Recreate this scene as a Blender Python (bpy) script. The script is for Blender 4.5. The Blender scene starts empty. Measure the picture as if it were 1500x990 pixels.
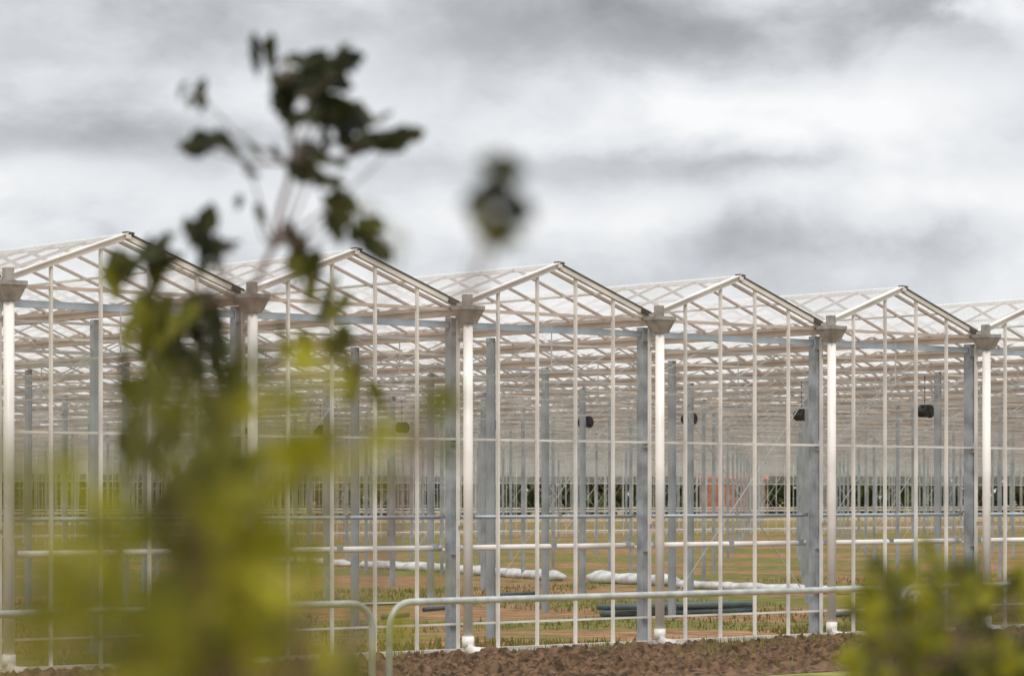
import bpy, math, random
from mathutils import Vector, Matrix, noise
random.seed(7)
scene=bpy.context.scene

# ------------------------------------------------------------ site axes
CX,CY,CZ=-27.35,-34.60,2.45            # viewpoint
ca,sa=0.7715,0.6362
F=Vector((sa,ca,0)); R=Vector((ca,-sa,0))
def site(r,d,h): 
    return Vector((CX,CY,0))+R*r+F*d+Vector((0,0,h))
def inview(x,y,m=6,k=.25,dmax=300):
    rel=Vector((x-CX,y-CY,0)); d=rel.dot(F); r=rel.dot(R)
    return d>20 and d<dmax and abs(r)<k*d+m
def dist(x,y): return Vector((x-CX,y-CY,0)).dot(F)

# ------------------------------------------------------------ materials
def mat(name,base,rough=.6,metal=0,var=.15,scale=3,col2=None,bump=0,spec=.5):
    m=bpy.data.materials.new(name); m.use_nodes=True
    nt=m.node_tree; b=nt.nodes['Principled BSDF']
    b.inputs['Roughness'].default_value=rough; b.inputs['Metallic'].default_value=metal
    b.inputs['Specular IOR Level'].default_value=spec
    tc=nt.nodes.new('ShaderNodeTexCoord'); n=nt.nodes.new('ShaderNodeTexNoise')
    n.inputs['Scale'].default_value=scale; n.inputs['Detail'].default_value=6
    nt.links.new(tc.outputs['Object'],n.inputs['Vector'])
    r=nt.nodes.new('ShaderNodeValToRGB')
    c2=col2 or tuple(c*(1-var*1.6) for c in base)
    r.color_ramp.elements[0].color=(*c2,1); r.color_ramp.elements[0].position=.35
    r.color_ramp.elements[1].color=(*base,1); r.color_ramp.elements[1].position=.62
    nt.links.new(n.outputs['Fac'],r.inputs['Fac']); nt.links.new(r.outputs['Color'],b.inputs['Base Color'])
    if bump:
        bp=nt.nodes.new('ShaderNodeBump'); bp.inputs['Strength'].default_value=bump
        nt.links.new(n.outputs['Fac'],bp.inputs['Height']); nt.links.new(bp.outputs['Normal'],b.inputs['Normal'])
    return m
M_alu=mat('white_aluminium',(.73,.69,.64),.45,0,.18,1.3)
M_cream=mat('cream_profile',(.52,.43,.37),.5,0,.15,1.1)
M_galv=mat('galvanised_steel',(.38,.41,.44),.42,.25,.28,3.0)
M_galvi=mat('interior_steel',(.42,.45,.48),.5,.15,.22,1.5)
M_galv2=mat('galvanised_beam',(.42,.48,.54),.4,.25,.18,1.5)
M_truss=mat('truss_steel',(.54,.54,.54),.5,.05,.18,1.0)
M_pvc=mat('white_pvc',(.84,.79,.74),.35,0,.14,1.2)
M_zinc=mat('zinc_hopper',(.38,.35,.32),.5,.2,.25,6)
M_black=mat('black_rubber',(.025,.025,.028),.6,0,.1,5)
M_seal=mat('ridge_seal',(.09,.08,.07),.6,0,.3,5)
M_conc=mat('concrete',(.56,.53,.48),.9,0,.25,4,bump=.2)
M_gate=mat('gate_steel',(.44,.46,.43),.4,.3,.2,6)
M_film=mat('white_film',(.80,.80,.78),.4,0,.25,3,bump=.5)
M_pipe=mat('grey_plastic_pipe',(.12,.16,.16),.45,0,.2,4)
M_darkpipe=mat('dark_conduit',(.10,.11,.11),.5,0,.2,4)
M_soil=mat('turned_soil',(.165,.10,.06),.95,0,.3,7,col2=(.045,.030,.018),bump=.7,spec=.1)
M_bark=mat('bark',(.22,.15,.12),.9,0,.3,30,col2=(.12,.08,.06),bump=.3)
M_brick=mat('brick_wall',(.38,.16,.10),.9,0,.2,2)
M_tile=mat('red_roof_tile',(.48,.11,.06),.8,0,.2,2)
M_window=mat('window_glass_dark',(.04,.05,.06),.1,0,.1,2)

def glassmat(name,trans,col=(.96,.97,.98)):
    m=bpy.data.materials.new(name); m.use_nodes=True; nt=m.node_tree
    for n in list(nt.nodes): nt.nodes.remove(n)
    o=nt.nodes.new('ShaderNodeOutputMaterial')
    t=nt.nodes.new('ShaderNodeBsdfTransparent'); t.inputs[0].default_value=(.98,.985,.99,1)
    tl=nt.nodes.new('ShaderNodeBsdfTranslucent'); tl.inputs[0].default_value=(*col,1)
    df=nt.nodes.new('ShaderNodeBsdfDiffuse'); df.inputs[0].default_value=(*col,1)
    gl=nt.nodes.new('ShaderNodeBsdfGlossy'); gl.inputs['Roughness'].default_value=.12
    a=nt.nodes.new('ShaderNodeMixShader'); a.inputs[0].default_value=.35
    nt.links.new(tl.outputs[0],a.inputs[1]); nt.links.new(df.outputs[0],a.inputs[2])
    tc=nt.nodes.new('ShaderNodeTexCoord'); n=nt.nodes.new('ShaderNodeTexNoise'); n.inputs['Scale'].default_value=.4
    nt.links.new(tc.outputs['Object'],n.inputs['Vector'])
    mr=nt.nodes.new('ShaderNodeMapRange'); mr.inputs[1].default_value=.3; mr.inputs[2].default_value=.7
    mr.inputs[3].default_value=trans-.10; mr.inputs[4].default_value=trans+.10
    nt.links.new(n.outputs['Fac'],mr.inputs[0])
    b=nt.nodes.new('ShaderNodeMixShader'); nt.links.new(mr.outputs[0],b.inputs[0])
    nt.links.new(a.outputs[0],b.inputs[1]); nt.links.new(t.outputs[0],b.inputs[2])
    c=nt.nodes.new('ShaderNodeMixShader'); c.inputs[0].default_value=.10
    nt.links.new(b.outputs[0],c.inputs[1]); nt.links.new(gl.outputs[0],c.inputs[2])
    nt.links.new(c.outputs[0],o.inputs[0]); return m
M_glass=glassmat('roof_glass',.56)
M_haze=glassmat('hazy_glass',.80)  # milky sheet added across the upper partition to give the far interior pale haze

def leafmat(name,c1,c2,tr=.4):
    m=bpy.data.materials.new(name); m.use_nodes=True; nt=m.node_tree
    for n in list(nt.nodes): nt.nodes.remove(n)
    o=nt.nodes.new('ShaderNodeOutputMaterial'); g=nt.nodes.new('ShaderNodeNewGeometry')
    r=nt.nodes.new('ShaderNodeValToRGB'); r.color_ramp.elements[0].color=(*c1,1); r.color_ramp.elements[1].color=(*c2,1)
    nt.links.new(g.outputs['Random Per Island'],r.inputs[0])
    d=nt.nodes.new('ShaderNodeBsdfPrincipled'); d.inputs['Roughness'].default_value=.6
    d.inputs['Specular IOR Level'].default_value=.25
    t=nt.nodes.new('ShaderNodeBsdfTranslucent'); x=nt.nodes.new('ShaderNodeMixShader'); x.inputs[0].default_value=tr
    nt.links.new(r.outputs[0],d.inputs['Base Color']); nt.links.new(r.outputs[0],t.inputs[0])
    nt.links.new(d.outputs[0],x.inputs[1]); nt.links.new(t.outputs[0],x.inputs[2]); nt.links.new(x.outputs[0],o.inputs[0])
    return m
M_leafdark=leafmat('dark_leaf',(.005,.009,.003),(.042,.044,.006),.2)  # near-black colour: upper leaves' silhouette against the sky is painted in
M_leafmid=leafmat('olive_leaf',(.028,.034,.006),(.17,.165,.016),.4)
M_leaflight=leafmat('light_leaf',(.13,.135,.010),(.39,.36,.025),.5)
M_trees=leafmat('tree_line_leaf',(.05,.07,.03),(.13,.155,.06),.2)

# ------------------------------------------------------------ mesh builder
class MB:
    def __init__(s): s.v=[]; s.f=[]; s.mi=[]
    def beam(s,p,q,w,h,mi=0):
        p=Vector(p); q=Vector(q); ax=(q-p).normalized()
        if abs(ax.z)>.99: sd=Vector((1,0,0)); up=Vector((0,1,0))
        else:
            sd=ax.cross(Vector((0,0,1))).normalized(); up=sd.cross(ax)
        b=len(s.v)
        for e in (p,q):
            for a,c in ((-1,-1),(1,-1),(1,1),(-1,1)): s.v.append(tuple(e+sd*a*w/2+up*c*h/2))
        for f in ((0,1,2,3),(7,6,5,4),(0,4,5,1),(1,5,6,2),(2,6,7,3),(3,7,4,0)):
            s.f.append(tuple(b+i for i in f)); s.mi.append(mi)
    def quad(s,a,b,c,d,mi=0):
        n=len(s.v); s.v+= [tuple(a),tuple(b),tuple(c),tuple(d)]; s.f.append((n,n+1,n+2,n+3)); s.mi.append(mi)
    def tube(s,pts,rad,seg=10,mi=0,cap=True,sq=1):
        pts=[Vector(p) for p in pts]
        rs=rad if isinstance(rad,(list,tuple)) else [rad]*len(pts)
        b=len(s.v); prev=None
        for i,p in enumerate(pts):
            t=(pts[min(i+1,len(pts)-1)]-pts[max(i-1,0)]).normalized()
            if prev is None:
                a=t.cross(Vector((0,0,1)));
                if a.length<.05: a=t.cross(Vector((1,0,0)))
                a.normalize()
            else: a=(prev-t*prev.dot(t)).normalized()
            prev=a; c=t.cross(a)
            for k in range(seg):
                an=2*math.pi*k/seg; s.v.append(tuple(p+(a*math.cos(an)+c*math.sin(an)*sq)*rs[i]))
        for i in range(len(pts)-1):
            for k in range(seg):
                k2=(k+1)%seg
                s.f.append((b+i*seg+k,b+i*seg+k2,b+(i+1)*seg+k2,b+(i+1)*seg+k)); s.mi.append(mi)
        if cap:
            s.f.append(tuple(b+k for k in range(seg))[::-1]); s.mi.append(mi)
            e=b+(len(pts)-1)*seg; s.f.append(tuple(e+k for k in range(seg))); s.mi.append(mi)
    def frustum(s,c,z0,z1,w0,w1,mi=0):
        b=len(s.v)
        for z,w in ((z0,w0),(z1,w1)):
            for a,d in ((-1,-1),(1,-1),(1,1),(-1,1)): s.v.append((c[0]+a*w/2,c[1]+d*w/2,z))
        for f in ((3,2,1,0),(4,5,6,7),(0,1,5,4),(1,2,6,5),(2,3,7,6),(3,0,4,7)):
            s.f.append(tuple(b+i for i in f)); s.mi.append(mi)
    def leaf(s,p,dirv,nrm,L,W,mi=0):
        dirv=dirv.normalized(); sd=dirv.cross(nrm)
        if sd.length<.01: sd=dirv.cross(Vector((0.3,1,0.2)))
        sd.normalize(); n=sd.cross(dirv)
        prof=[(0,.04),(.12,.18),(.25,.62),(.36,.45),(.50,1.0),(.62,.70),(.75,.85),(.88,.4),(1.0,.0)]
        b=len(s.v); curl=random.uniform(-.25,.25)
        for t,w in prof:
            c=p+dirv*(t*L)+n*(curl*L*t*t)
            s.v.append(tuple(c)); 
            wv=w*W/2*random.uniform(.8,1.2)
            s.v.append(tuple(c+sd*wv+n*wv*.35)); s.v.append(tuple(c-sd*wv+n*wv*.35))
        for i in range(len(prof)-1):
            a=b+i*3; c=a+3
            s.f.append((a,a+1,c+1,c)); s.f.append((a+2,a,c,c+2)); s.mi+=[mi,mi]
    def obj(s,name,mats,parent=None,smooth=False):
        me=bpy.data.meshes.new(name); me.from_pydata(s.v,[],s.f); me.update()
        for m in (mats if isinstance(mats,list) else [mats]): me.materials.append(m)
        me.polygons.foreach_set('material_index',s.mi)
        if smooth: me.polygons.foreach_set('use_smooth',[True]*len(s.f))
        me.update()
        o=bpy.data.objects.new(name,me); scene.collection.objects.link(o)
        if parent: o.parent=parent
        return o
def empty(name):
    o=bpy.data.objects.new(name,None); scene.collection.objects.link(o); return o

# ------------------------------------------------------------ greenhouse
GH=empty('greenhouse')
B=4.0; N0,N1=-4,75; DEPTH=200.0
EAVE,RIDGE=5.42,6.13; GL=-0.12
def roofz(x):
    t=(x%B)/B; return EAVE+(RIDGE-EAVE)*(1-abs(t-.5)*2)

bars=MB(); raft=MB(); gask=MB()
n=int(round((40-N0)*B/.8))
for i in range(n+1):
    x=N0*B+i*.8
    if not inview(x,GL,3): continue
    bars.beam((x,GL,.12),(x,GL,roofz(x)-.03),.036,.055)
for n in range(N0,40):
    x=n*B
    if not inview(x+2,0,8): continue
    xm=x+2
    for (xa,xb,za,zb,s) in ((x+.02,xm,EAVE,RIDGE,0),(xm,x+B-.02,RIDGE,EAVE,1)):
        raft.beam((xa,GL-.02,za),(xb,GL-.02,zb),.075,.075)
        if s: gask.beam((xa,GL-.02,za+.052),(xb,GL-.02,zb+.052),.10,.024)
        else: raft.beam((xa,GL-.03,za+.052),(xb,GL-.03,zb+.052),.13,.02)
        raft.beam((xa,GL+.25,za-.02),(xb,GL+.25,zb-.02),.04,.05,1)
    gask.beam((xm-.03,GL-.03,RIDGE+.060),(xm+.10,GL-.03,RIDGE+.048),.12,.03)
    gask.beam((x+B-.24,GL-.03,EAVE+.075),(x+B-.1,GL-.03,EAVE+.03),.14,.06)
    raft.beam((x+.1,GL+.02,EAVE-.06),(x+B-.1,GL+.02,EAVE-.06),.04,.05,1)
    bars.beam((x+.1,GL+.050,3.36),(x+B+.09,GL+.050,3.36),.03,.036)
    bars.beam((x+.1,GL+.053,.50),(x+B+.09,GL+.053,.50),.03,.032)
    bars.beam((x+.1,GL+.053,.86),(x+B+.09,GL+.053,.86),.025,.022)
bars.obj('glazing_bars',M_alu,GH); raft.obj('gable_rafters',[M_alu,M_cream],GH); gask.obj('rubber_gaskets',M_seal,GH)

posts=MB()
def hpost(mb,x,y,w,d,z1,t=.014,z0=0):
    mb.beam((x-w/2,y,z0),(x-w/2,y,z1),t,d); mb.beam((x+w/2,y,z0),(x+w/2,y,z1),t,d)
    mb.beam((x,y-d*.32,z0),(x,y-d*.32,z1),w-t-.002,t)
for n in range(N0,40):
    x=n*B
    if not inview(x,0,3): continue
    hpost(posts,x,.04,.12,.15,5.24)
    posts.beam((x,.04,.0),(x,.04,.02),.28,.28)
    for zz in (3.36,1.66,5.1):
        posts.beam((x,-.048,zz-.09),(x,-.048,zz+.09),.16,.014)
posts.obj('facade_posts',M_galv,GH)
dp=MB(); hop=MB()
for n in range(N0,40):
    x=n*B; y=-.37
    if not inview(x,0,3): continue
    dp.tube([(x,y,.28),(x,y,5.14)],.075,18)
    dp.tube([(x,y,.14),(x,y,.32)],.095,18)
    dp.tube([(x,y,.30),(x,y-.01,.15),(x+.05,y-.05,.08),(x+.22,y-.1,.06)],.09,14)
    dp.tube([(x+.02,y-.02,.04),(x+.10,y+.2,.04)],.10,10)
    hop.frustum((x,y),5.13,5.34,.20,.36); hop.frustum((x,y),5.34,5.40,.375,.375)
    hop.frustum((x,y+.02),5.40,5.58,.12,.12)
    hop.beam((x,y+.1,4.9),(x,-.1,4.9),.03,.05); hop.beam((x,y+.08,2.0),(x,-.1,2.0),.03,.05)
dp.obj('downpipes',M_pvc,GH,True)
hop.obj('rainwater_hoppers',M_zinc,GH)

gut=MB(); rid=MB(); rg=MB(); rb=MB()
def yrange(x):
    ys=[y for y in range(0,int(DEPTH)+1,4) if inview(x,y,10,.27)]
    return (min(ys),max(ys)) if ys else None
for n in range(N0,N1):
    x=n*B; yr=yrange(x+2)
    if not yr: continue
    y0,y1=yr; y0=float(y0); y1=float(max(y1,y0+4))
    ya=-.32 if y0==0 else y0
    gut.beam((x,ya,EAVE-.10),(x,y1,EAVE-.10),.11,.10)
    gut.beam((x-.085,ya,EAVE-.02),(x-.085,y1,EAVE-.02),.02,.05); gut.beam((x+.085,ya,EAVE-.02),(x+.085,y1,EAVE-.02),.02,.05)
    xm=x+2; yb=-.22 if y0==0 else y0
    rid.beam((xm,yb,RIDGE),(xm,y1,RIDGE),.08,.06)
    for sgn in (-1,1):
        xx=xm+sgn; zz=RIDGE-(RIDGE-EAVE)*.5
        rid.beam((xx,yb+.1,zz-.03),(xx,y1,zz-.03),.035,.03)
    rg.quad((x+.1,yb+.15,EAVE+.06),(xm-.03,yb+.15,RIDGE+.055),(xm-.03,y1,RIDGE+.055),(x+.1,y1,EAVE+.06))
    rg.quad((xm+.03,yb+.15,RIDGE+.055),(x+B-.1,yb+.15,EAVE+.06),(x+B-.1,y1,EAVE+.06),(xm+.03,y1,RIDGE+.055))
    y=y0+.9
    while y<y1:
        far=dist(xm,y)
        rb.beam((x+.08,y,EAVE+.01),(xm-.04,y,RIDGE+.0),.035,.04)
        rb.beam((xm+.04,y,RIDGE+.0),(x+B-.08,y,EAVE+.01),.035,.04)
        y+= .9 if far<100 else 1.8
gut.obj('gutters',M_cream,GH); rid.obj('ridges',M_alu,GH); rg.obj('roof_glass',M_glass,GH); rb.obj('roof_bars',M_cream,GH)

ip=MB(); tr=MB(); fb=MB()
for n in range(N0,N1):
    for k in range(0,int(DEPTH/4)+1):
        x=n*B; y=k*4.0
        if not inview(x,y,6): continue
        far=dist(x,y)
        if k>0 and n%2==1 and (far<130 or k%2==0):
            if far<80: hpost(ip,x,y,.10,.12,5.24)
            else: ip.beam((x,y,0),(x,y,5.24),.08,.08)
        if k==0:
            fb.beam((x+.08,.03,5.13),(x+B-.08,.03,5.13),.07,.10)
        else:
            tr.beam((x,y,5.17),(x+B,y,5.17),.04,.04,n%2); tr.beam((x,y,4.72),(x+B,y,4.72),.035,.035)
            m=4
            for i in range(m):
                xa=x+B*i/m; xb=x+B*(i+1)/m
                za,zb=(4.74,5.15) if i%2==0 else (5.15,4.74)
                tr.beam((xa,y,za),(xb,y,zb),.02,.02)
        if n%2==0 and far<150:
            tr.beam((x+2,y,4.45),(x+2,y+4,4.45),.03,.03)
            tr.beam((x+2,y,4.45),(x+2,y,5.2),.015,.015)
        if n%3==0 and k%5==2:
            tr.beam((x,y+.03,.3),(x+B,y+.03,4.7),.016,.016); tr.beam((x,y+.07,4.7),(x+B,y+.07,.3),.016,.016)
ip.obj('interior_posts',M_galvi,GH); tr.obj('trellis_girders',[M_truss,M_alu],GH); fb.obj('facade_beam',M_galv2,GH)

pw=MB(); hz=MB()
for yy,w in ((100.0,.036),(DEPTH,.045)):
    x=N0*B
    while x<N1*B:
        if inview(x,yy,3):
            pw.beam((x,yy,.05),(x,yy,5.3),w,w)
        x+=.8
    xs=[n*B for n in range(N0,N1) if inview(n*B,yy,8)]
    for zz in (.3,1.66,3.36,5.05): pw.beam((xs[0],yy+.06,zz),(xs[-1],yy+.06,zz),.04,.06)
    if yy<150: hz.quad((xs[0],yy+.15,3.4),(xs[-1],yy+.15,3.4),(xs[-1],yy+.15,5.2),(xs[0],yy+.15,5.2))
pw.obj('partition_walls',M_alu,GH); hz.obj('partition_glass',M_haze,GH)

hp=MB(); clip=MB()
for n in range(N0,40):
    x=n*B
    if not inview(x+2,0,8): continue
    hp.tube([(x+.12,.16,1.67),(x+B-.12,.16,1.67)],.048,10)
    hp.tube([(x+.12,.20,2.15),(x+B-.12,.20,2.15)],.030,8,1)
    for f in (.3,2.0,3.7):
        f+=random.uniform(-.15,.15)*(f>1)*(f<3)
        clip.beam((x+f,.16,1.70),(x+f+.10,.16,1.70),.11,.07)
        clip.beam((x+f+.2,.20,2.16),(x+f+.27,.20,2.16),.07,.06)
hp.obj('heating_pipes',[M_pvc,M_galv2],GH,True); clip.obj('pipe_clips',M_galv,GH)
hp=MB()
for yy in (28.,60.,100.4,140.):
    xs=[n*B for n in range(N0,N1) if inview(n*B,yy,8)]
    hp.tube([(xs[0],yy+.2,1.0),(xs[-1],yy+.2,1.0)],.035,8)
    if yy>50: hp.tube([(xs[0],yy+.2,1.6),(xs[-1],yy+.2,1.6)],.05,8)
hp.obj('cross_pipes',M_pvc,GH,True)
sill=MB()
sill.beam((N0*B,GL-.01,.03),(40*B,GL-.01,.03),.16,.18)
sill.obj('concrete_sill',M_conc,GH)

for k in range(9):
    f=MB(); x,y=22.0,10.2+4*k; z=4.45; q=.85
    f.tube([(x,y-.16,z),(x,y-.10,z),(x,y+.14,z),(x,y+.18,z)],[.19*q,.16*q,.16*q,.14*q],14)
    f.tube([(x,y-.19,z),(x,y-.155,z)],[.05,.06],10)
    for s in range(4):
        a=s*math.pi/2+.4; f.beam((x,y-.175,z),(x+.14*math.cos(a),y-.175,z+.14*math.sin(a)),.012,.05)
    f.beam((x-.13,y,z+.08),(x-.10,y,z+.18),.02,.02); f.beam((x+.13,y,z+.08),(x+.10,y,z+.18),.02,.02)
    f.beam((x-.15,y,z+.16),(x+.15,y,z+.16),.08,.05)
    f.beam((x,y,z+.18),(x,y,5.3),.015,.015)
    f.obj('circulation_fan' if k==0 else 'circulation_fan.%03d'%k,M_black,None)

# ------------------------------------------------------------ ground
def ground_mat():
    m=bpy.data.materials.new('ground_soil_grass'); m.use_nodes=True; nt=m.node_tree; b=nt.nodes['Principled BSDF']
    b.inputs['Roughness'].default_value=.95; b.inputs['Specular IOR Level'].default_value=.1
    tc=nt.nodes.new('ShaderNodeTexCoord')
    def nz(s,d=8):
        n=nt.nodes.new('ShaderNodeTexNoise'); n.inputs['Scale'].default_value=s; n.inputs['Detail'].default_value=d
        n.inputs['Roughness'].default_value=.65
        nt.links.new(tc.outputs['Object'],n.inputs['Vector']); return n
    def ramp(n,a,ca_,b_,cb):
        r=nt.nodes.new('ShaderNodeValToRGB'); r.color_ramp.elements[0].position=a; r.color_ramp.elements[1].position=b_
        r.color_ramp.elements[0].color=(*ca_,1); r.color_ramp.elements[1].color=(*cb,1)
        nt.links.new(n.outputs['Fac'],r.inputs[0]); return r
    soil=ramp(nz(1.6),.35,(.20,.11,.055),.65,(.50,.30,.165))
    grass=ramp(nz(1.9),.35,(.11,.115,.030),.65,(.31,.28,.09))
    mask=ramp(nz(.11,12),.455,(0,0,0),.515,(1,1,1))
    mx=nt.nodes.new('ShaderNodeMix'); mx.data_type='RGBA'
    nt.links.new(mask.outputs[0],mx.inputs[0]); nt.links.new(soil.outputs[0],mx.inputs[6]); nt.links.new(grass.outputs[0],mx.inputs[7])
    nt.links.new(mx.outputs[2],b.inputs['Base Color'])
    bp=nt.nodes.new('ShaderNodeBump'); bp.inputs['Strength'].default_value=.6; bp.inputs['Distance'].default_value=.1
    n=nz(6); nt.links.new(n.outputs['Fac'],bp.inputs['Height']); nt.links.new(bp.outputs[0],b.inputs['Normal'])
    return m
g=MB(); S=3000
g.quad((-S,-S,0),(S,-S,0),(S,S,0),(-S,S,0)); g.obj('ground',ground_mat())
s=MB(); nx,ny=900,120; x0,x1,y0,y1=-12.,36.,-6.5,-.62
for j in range(ny+1):
    for i in range(nx+1):
        x=x0+(x1-x0)*i/nx; y=y0+(y1-y0)*j/ny
        e=min(1,(y1-y)/.5)*min(1,(x-x0)/1.5)*min(1,(x1-x)/1.5)*min(1,(y-y0)/.6)
        z=noise.fractal(Vector((x*.9,y*.9,0)),1,2,3)*.06+abs(noise.noise(Vector((x*4,y*4,3))))*.20+abs(noise.noise(Vector((x*9,y*9,9))))*.14
        s.v.append((x,y,.005+max(0,z*e+.02*e)))
for j in range(ny):
    for i in range(nx):
        a=j*(nx+1)+i; s.f.append((a,a+1,a+nx+2,a+nx+1)); s.mi.append(0)
s.obj('soil_strip',M_soil)
gr=MB()
for i in range(60000):
    x=random.uniform(-8,50); y=random.choice([random.uniform(-6,26),random.uniform(-3.5,3)])
    if noise.noise(Vector((x*.16,y*.16,5)))<-.04 or not inview(x,y,1,.2): continue
    if y<-.5 and noise.noise(Vector((x*.5,y*.9,8)))<.10: continue
    h=random.uniform(.04,.14)+(.12 if y<-.5 else 0); a=random.uniform(0,6.28); w=random.uniform(.01,.025)
    dx,dy=math.cos(a)*w,math.sin(a)*w; lx,ly=random.uniform(-.05,.05),random.uniform(-.05,.05)
    b=len(gr.v); gr.v+=[(x-dx,y-dy,0),(x+dx,y+dy,0),(x+lx,y+ly,h)]; gr.f.append((b,b+1,b+2)); gr.mi.append(0)
gr.obj('grass',leafmat('grass_blade',(.11,.115,.028),(.28,.25,.07),.3))

def film(pts,rad,name):
    mb=MB(); P=[]; Rr=[]
    for a,b in zip(pts[:-1],pts[1:]):
        a=Vector(a);b=Vector(b); n=max(4,int((b-a).length/.3))
        for i in range(n):
            p=a.lerp(b,i/n); j=noise.noise(p*.5)*.35
            P.append(p+Vector((j,-j,0))); Rr.append(rad*(1+.5*noise.noise(p*1.3)+.25*noise.noise(p*4)))
    P.append(Vector(pts[-1])); Rr.append(rad*.4); Rr[0]=rad*.4
    mb.tube(P,Rr,12,sq=.6); return mb.obj(name,M_film,None,True)
film([site(-10.4,112,.10),site(-5.6,101,.10)],.24,'plastic_film_roll')
film([site(-5.3,100,.10),site(-2.6,95,.11),site(1.55,84,.12)],.26,'plastic_film_roll.001')
film([site(2.0,83,.14),site(4.6,79,.14)],.32,'plastic_film_roll.002')
film([site(4.4,77.5,.09),site(8.6,72,.10),site(10.5,69,.10)],.20,'plastic_film_roll.003')
pp=MB()
for i in range(7):
    o=(i%4)*.16; z=.07+(i//4)*.13
    a=site(1.9+random.uniform(-.3,.3),58.6+o,z); b=site(5.0+random.uniform(-.2,.2),60.2+o,z)
    pp.tube([a,b],.065,10)
pp.obj('pipe_pile',M_pipe,None,True)
dpb=MB()
for (r,d,l) in ((-3.3,64,.9),(-.6,70,1.2),(6.5,58,.8),(-1.9,61,.6),(-2.6,57,.5)):
    dpb.tube([site(r,d,.06),site(r+l,d+.5,.09)],.05,8)
dpb.obj('conduit_offcuts',M_darkpipe,None,True)

E1=Vector((1,0,0))
def gate(p0,L,name,H=1.46,rad=.034):
    mb=MB(); c=.24; pts=[]
    pts.append(Vector((p0.x,p0.y,.12))); pts.append(Vector((p0.x,p0.y,H-c)))
    for i in range(1,6):
        a=i/6*math.pi/2; pts.append(Vector((p0.x+c*(1-math.cos(a)),p0.y,H-c+c*math.sin(a))))
    pts.append(Vector((p0.x+c,p0.y,H))); pts.append(Vector((p0.x+L-c,p0.y,H)))
    for i in range(1,6):
        a=i/6*math.pi/2; pts.append(Vector((p0.x+L-c+c*math.sin(a),p0.y,H-c+c*math.cos(a))))
    pts.append(Vector((p0.x+L,p0.y,H-c))); pts.append(Vector((p0.x+L,p0.y,.12)))
    mb.tube(pts,rad,12)
    for z in (.14,.30,.46): mb.tube([(p0.x,p0.y,z),(p0.x+L,p0.y,z)],.018,8)
    for q in (.0,L): mb.tube([(p0.x+q,p0.y+.001,0),(p0.x+q,p0.y+.001,.2)],.028,8)
    return mb.obj(name,M_gate,None,True)
pr=site(-1.16,26.9,0)
gate(pr,6.9,'steel_gate'); 
gate(pr+E1*7.05,6.9,'steel_gate.001')
gate(pr-E1*(6.9+.2),6.9,'steel_gate.002')

# ------------------------------------------------------------ far background
tl=MB()
for i in range(20000):
    r=random.uniform(-110,130); d=390+random.uniform(-10,10)+12*math.sin(r*.05)
    H=9.6+2.2*noise.noise(Vector((r*.05,0,0)))+2.2*noise.noise(Vector((r*.22,4,0)))
    h=random.random()**.8*H; c=site(r,d,h)
    sz=random.uniform(.5,1.2); a=Vector((random.gauss(0,1),random.gauss(0,1),random.gauss(0,1))).normalized()
    b=a.cross(Vector((.3,.5,.8))).normalized(); tl.quad(c-a*sz,c-b*sz*.7,c+a*sz,c+b*sz*.7)
tl.obj('tree_line',M_trees)
H=empty('brick_house')
c=site(26.8,345,0); hb=MB(); hb.beam(c+Vector((-3,0,2.4)),c+Vector((3,0,2.4)),5,4.8); hb.obj('walls',M_brick,H)
hr=MB(); b=len(hr.v)
for x in (-3.4,3.4):
    for y,z in ((-2.9,4.75),(2.9,4.75),(0,7.4)): hr.v.append(tuple(c+Vector((x,y,z))))
hr.f=[(0,1,2),(3,5,4),(0,2,5,3),(1,4,5,2),(0,3,4,1)]; hr.mi=[0]*5; hr.obj('roof',M_tile,H)
hw=MB()
for x in (-1.6,1.6): hw.beam(c+Vector((x,-2.53,2.6)),c+Vector((x,-2.53,3.8)),.9,.06)
hw.obj('windows',M_window,H)

# ------------------------------------------------------------ foreground plants
random.seed(21)
def rv(): return Vector((random.gauss(0,1),random.gauss(0,1),random.gauss(0,1))).normalized()
def sprig(mb,c,n,spread,L,mi,elong=None):
    for i in range(n):
        o=Vector((random.gauss(0,1),random.gauss(0,1),random.gauss(0,1)))*spread*.6
        d=rv()+Vector((0,0,.25))
        if elong is not None: d=d*.55+elong
        l=L*random.uniform(.65,1.2); d.normalize()
        nn=(-F*1.0+rv()*.7+Vector((0,0,.5)))
        mb.leaf(c+o-d*l*.5,d,nn,l,l*random.uniform(.42,.60),mi)
def stem(mb,pts,r0,r1):
    n=len(pts); out=[]; rr=[]
    for i in range(n-1):
        for k in range(4):
            t=k/4; p=pts[i].lerp(pts[i+1],t)+rv()*.003; out.append(p); rr.append(r0+(r1-r0)*((i+t)/(n-1)))
    out.append(pts[-1]); rr.append(r1); mb.tube(out,rr,7,0)

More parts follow.
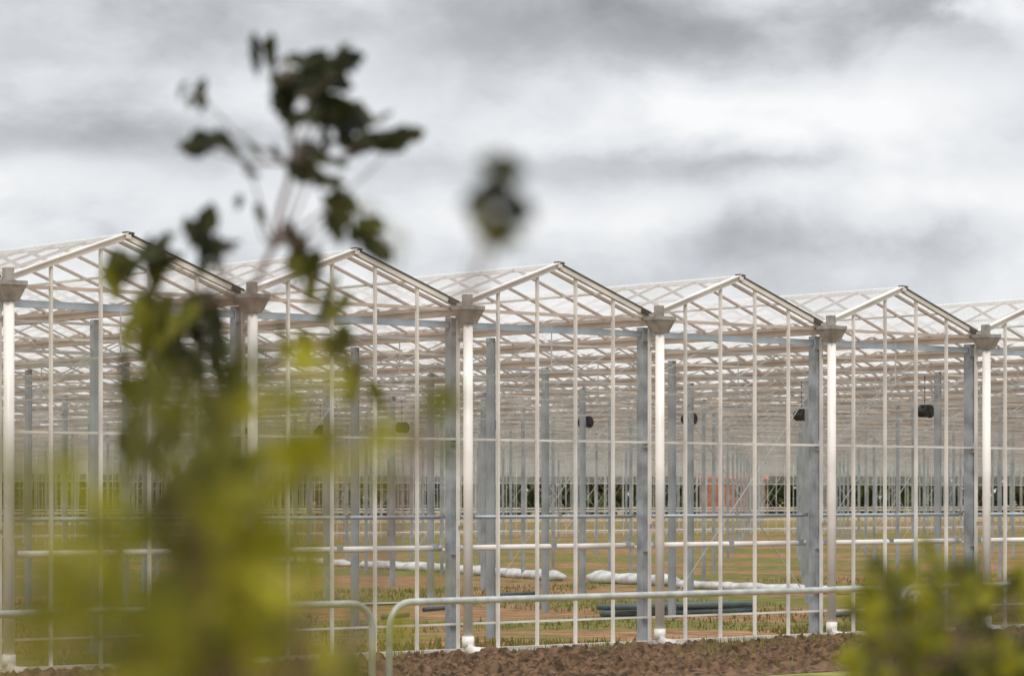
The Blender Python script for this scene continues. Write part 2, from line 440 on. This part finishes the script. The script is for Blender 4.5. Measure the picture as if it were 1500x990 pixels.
T=MB(); D=5.5; KS=D/5.0
def s6(r,h,d=D): return site(r*KS,d,CZ+(h-CZ)*KS)
trunk=[site(-.62,D,0),site(-.61,D,1.0),s6(-.53,2.14),s6(-.504,2.60),s6(-.468,2.785),s6(-.42,2.893),s6(-.39,3.037),s6(-.385,3.15),s6(-.40,3.22)]
stem(T,trunk,.010,.003)
top=[(-.432,3.222,5,.085,(-.5,1)),(-.395,3.205,5,.085,(1,-.3)),(-.345,3.195,6,.085,(1,.2)),(-.290,3.20,5,.085,(1,.3)),(-.300,3.145,7,.09,(0.2,-1)),(-.325,3.15,7,.09,(1,-.6)),(-.29,3.11,6,.08,(.4,-1)),
(-.372,3.105,7,.08,(.1,1)),(-.365,3.05,7,.08,(.5,-1)),(-.336,3.025,6,.07,(1,-.5)),(-.265,3.085,6,.085,(1,-.1)),(-.205,3.062,6,.085,(1,-.1)),(-.235,3.072,5,.08,(1,-.1)),
(-.552,3.157,4,.06,(0,1)),(-.56,3.07,5,.075,(1,.1)),(-.515,3.067,5,.075,(1,-.1)),(-.46,3.04,4,.05,(1,-.6)),(-.32,3.12,6,.09,(1,.3)),(-.35,3.17,4,.08,(1,-.4)),
(-.54,2.911,7,.08,(.1,1)),(-.53,2.88,5,.08,(.3,1)),(-.655,2.885,5,.08,(.2,1)),(-.672,2.833,6,.085,(0,1)),(-.594,2.869,5,.075,(1,.2)),(-.504,2.871,4,.07,(1,0)),
(-.384,2.887,7,.08,(0,1)),(-.300,2.962,7,.07,(-.2,1)),(-.276,2.923,6,.085,(.6,-1)),(-.245,2.895,6,.085,(.8,-.8)),(-.372,2.857,5,.08,(0,1)),(-.45,2.945,3,.05,(0,1)),
(-.312,2.797,6,.08,(.2,1)),(-.624,2.797,7,.09,(.3,1)),(-.564,2.785,7,.085,(.5,.5)),(-.648,2.737,8,.09,(0,1)),(-.60,2.74,8,.09,(.2,1)),(-.59,2.69,8,.09,(.2,1)),
(-.66,2.66,6,.09,(0,1)),(-.57,2.66,8,.085,(0,1)),(-.53,2.74,6,.08,(0,1)),(-.40,2.74,5,.08,(0,1)),(-.30,2.72,5,.08,(0,1)),(-.55,2.58,8,.09,(0,1)),(-.48,2.62,7,.09,(0,1)),(-.27,2.66,5,.08,(0,1)),(-.62,2.55,7,.09,(0,1)),(-.52,2.52,7,.09,(0,1)),(-.58,2.48,7,.09,(0,1)),(-.50,2.68,5,.08,(0,1))]
for i,(r,h,n,L,dv) in enumerate(top):
    dd=D+random.uniform(-.15,.15); c=s6(r,h,dd)
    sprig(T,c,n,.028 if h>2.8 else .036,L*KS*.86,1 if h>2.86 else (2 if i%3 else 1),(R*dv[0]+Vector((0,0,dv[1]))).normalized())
    cand=[p for p in trunk if p.z<c.z-.03]; q=min(cand,key=lambda p:(p-c).length)
    mid=q.lerp(c,.5)+Vector((0,0,-.02)); stem(T,[q,mid,c],.003,.0014)
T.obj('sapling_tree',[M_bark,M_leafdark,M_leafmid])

def shrub(name,base,cl,mats):
    mb=MB(); b0=site(base[0],base[1],0); hub=site(base[0],base[1],base[2])
    stem(mb,[b0,b0.lerp(hub,.5)+rv()*.03,hub],.014,.008)
    for (r,d,h,n,sp,L,mi) in cl:
        c=site(r,d,h); sprig(mb,c,n,sp,L,mi)
        q=hub.lerp(c,.5)+R*(.04*(hub-c).dot(R))+Vector((0,0,-.03)); stem(mb,[hub,q,c],.003,.0012)
    return mb.obj(name,mats)
cl=[]
base=[(-.252,2.60,6,2),(-.302,2.57,6,2),(-.403,2.557,9,2),(-.194,2.615,5,3),(-.173,2.565,5,3),(-.353,2.507,12,2),(-.30,2.51,12,3),(-.266,2.485,14,3),(-.194,2.478,14,3),
(-.15,2.48,8,3),(-.086,2.507,9,3),(-.302,2.428,18,3),(-.374,2.413,16,2),(-.23,2.44,14,3),(-.42,2.43,10,3),(-.454,2.44,7,3),(-.49,2.46,4,3),(-.338,2.356,20,2),(-.41,2.327,14,2),
(-.266,2.327,16,3),(-.33,2.29,20,3),(-.22,2.29,12,3),(-.40,2.27,14,3),(-.30,2.38,18,2),(-.35,2.45,14,2),(-.27,2.54,8,3),(-.215,2.39,12,3),
(-.36,2.33,16,2),(-.29,2.30,16,2),(-.25,2.27,12,3),(-.37,2.54,10,2),(-.33,2.48,12,2),(-.32,2.40,14,2),(-.44,2.37,9,3),(-.115,2.31,4,3),(-.19,2.26,12,3),(-.34,2.30,14,2),(-.28,2.35,12,3),(-.47,2.30,9,3),(-.23,2.34,10,3),(-.15,2.26,6,3)]
for (r,h,n,mi) in base:
    d=random.uniform(2.0,2.7); k=d/3.0
    cl.append((r*k,d,CZ+(h-CZ)*k,max(3,int(n*.9)),.045*k,.058*k,mi))
cl.append((-.011,2.6,2.74,4,.012,.05,1)); cl.append((-.008,2.6,2.715,5,.012,.055,1)); cl.append((-.014,2.6,2.695,4,.012,.05,2)); cl.append((-.085,2.1,2.645,3,.02,.035,2)); 
shrub('shrub',(-.22,2.4,2.1),cl,[M_bark,M_leafdark,M_leafmid,M_leaflight])
cl=[(-.205,1.2,2.49,2,.03,.035,3),(-.20,1.2,2.46,3,.03,.035,3),(-.205,1.2,2.44,3,.03,.04,3),(-.19,1.2,2.42,3,.03,.04,3),(-.21,1.2,2.40,4,.03,.04,3),(-.18,1.2,2.40,3,.03,.04,3)]
shrub('shrub.001',(-.23,1.2,2.2),cl,[M_bark,M_leafdark,M_leafmid,M_leaflight])
cl=[]
for i in range(190):
    r=random.uniform(.535,.88); topz=2.335+.06*noise.noise(Vector((r*16,0,0)))
    h=topz-random.random()**.9*.26; d=random.uniform(4.0,4.8)
    cl.append((r*d/4.5,d,h,5,.02,.040,2 if random.random()<.5 else 3))
for (r,h) in ((.66,2.372),(.67,2.355),(.56,2.31),(.565,2.33),(.60,2.33),(.73,2.33),(.80,2.33),(.84,2.30),(.70,2.34),(.62,2.31)):
    for q in range(3): cl.append((r+.006*q,4.5,h-.025*q,3,.008,.036,3))
shrub('shrub.002',(.70,4.5,1.9),cl,[M_bark,M_leafdark,M_leafmid,M_leaflight])

# ------------------------------------------------------------ sky
w=bpy.data.worlds.new('World'); scene.world=w; w.use_nodes=True; nt=w.node_tree
for n in list(nt.nodes): nt.nodes.remove(n)
sund=Vector((-.75,-.75,1.25)).normalized()
out=nt.nodes.new('ShaderNodeOutputWorld'); sky=nt.nodes.new('ShaderNodeTexSky'); sky.sky_type='NISHITA'; sky.sun_disc=False
sky.sun_elevation=math.asin(sund.z); sky.sun_rotation=math.atan2(sund.x,sund.y)
b1=nt.nodes.new('ShaderNodeBackground'); b1.inputs[1].default_value=.08; nt.links.new(sky.outputs[0],b1.inputs[0])
tc=nt.nodes.new('ShaderNodeTexCoord')
def math_(op,a,b=None,c=None,clamp=False):
    m=nt.nodes.new('ShaderNodeMath'); m.operation=op; m.use_clamp=clamp
    for i,v in enumerate((a,b,c)):
        if v is None: continue
        if isinstance(v,(int,float)): m.inputs[i].default_value=v
        else: nt.links.new(v,m.inputs[i])
    return m.outputs[0]
def vdot(vec):
    d=nt.nodes.new('ShaderNodeVectorMath'); d.operation='DOT_PRODUCT'; nt.links.new(tc.outputs['Generated'],d.inputs[0]); d.inputs[1].default_value=vec; return d.outputs['Value']
U=vdot(tuple(R)); V=vdot((0,0,1))
mp=nt.nodes.new('ShaderNodeMapping'); nt.links.new(tc.outputs['Generated'],mp.inputs[0]); mp.inputs['Scale'].default_value=(1,1,1.7); mp.inputs['Location'].default_value=(.55,.3,.2)
def nz(s,d,r=.5,dist=.0):
    n=nt.nodes.new('ShaderNodeTexNoise'); n.inputs['Scale'].default_value=s; n.inputs['Detail'].default_value=d; n.inputs['Roughness'].default_value=r
    n.inputs['Distortion'].default_value=dist; nt.links.new(mp.outputs[0],n.inputs['Vector']); return n.outputs['Fac']
n1=nz(10,8,.52,.25); n2=nz(26,7,.55,.2)
Vw=math_('ADD',V,math_('MULTIPLY',math_('SUBTRACT',n1,.5),.055))
Uw=math_('ADD',U,math_('MULTIPLY',math_('SUBTRACT',n2,.5),.09))
def blob(u,v,su,sv,amp):
    a=math_('DIVIDE',math_('SUBTRACT',Uw,u),su); b=math_('DIVIDE',math_('SUBTRACT',Vw,v),sv)
    q=math_('ADD',math_('MULTIPLY',a,a),math_('MULTIPLY',b,b))
    return math_('MULTIPLY',math_('EXPONENT',math_('MULTIPLY',q,-1)),amp)
val=math_('ADD',math_('MULTIPLY',math_('SUBTRACT',n1,.5),1.1),math_('MULTIPLY',math_('SUBTRACT',n2,.5),.60))
val=math_('ADD',val,.64)
for bl in ((.05,.163,.12,.019,-.46),(-.15,.170,.06,.020,-.28),(.10,.138,.08,.013,.36),(-.10,.140,.06,.012,.08),(.05,.117,.08,.008,-.28),(.16,.103,.07,.014,.28),
           (-.14,.122,.06,.009,-.22),(-.17,.100,.06,.010,.34),(.0,.098,.10,.008,.20),(.172,.160,.02,.009,.50),(.14,.080,.10,.007,-.10)):
    val=math_('ADD',val,blob(*bl))
cr=nt.nodes.new('ShaderNodeValToRGB'); e=cr.color_ramp.elements
e[0].position=.0; e[0].color=(.29,.30,.315,1); e[1].position=1.0; e[1].color=(.98,.98,.985,1)
k=e.new(.30); k.color=(.47,.485,.51,1); k=e.new(.62); k.color=(.76,.78,.81,1)
nt.links.new(val,cr.inputs[0])
b2=nt.nodes.new('ShaderNodeBackground'); nt.links.new(cr.outputs[0],b2.inputs[0])
nt.links.new(math_('ADD',math_('MULTIPLY',math_('MAXIMUM',math_('SUBTRACT',V,.17),0),1.9),1.03),b2.inputs[1])
mx=nt.nodes.new('ShaderNodeMixShader'); mx.inputs[0].default_value=.93
nt.links.new(b1.outputs[0],mx.inputs[1]); nt.links.new(b2.outputs[0],mx.inputs[2]); nt.links.new(mx.outputs[0],out.inputs[0])
sl=bpy.data.lights.new('sun','SUN'); sl.energy=1.5; sl.angle=math.radians(12); sl.color=(1,.94,.85)
so=bpy.data.objects.new('sun',sl); scene.collection.objects.link(so); so.rotation_euler=sund.to_track_quat('Z','Y').to_euler()

# ------------------------------------------------------------ camera
cd=bpy.data.cameras.new('camera'); cam=bpy.data.objects.new('camera',cd); scene.collection.objects.link(cam); scene.camera=cam
cam.location=(CX,CY,CZ); cam.rotation_euler=(math.radians(90),0,-math.atan2(sa,ca))
cd.lens=100; cd.sensor_width=36; cd.shift_y=234/1500; cd.clip_end=5000; cd.clip_start=.1
cd.dof.use_dof=True; cd.dof.focus_distance=48; cd.dof.aperture_fstop=3.3
scene.view_settings.view_transform='Standard'; scene.view_settings.look='None'; scene.view_settings.exposure=0
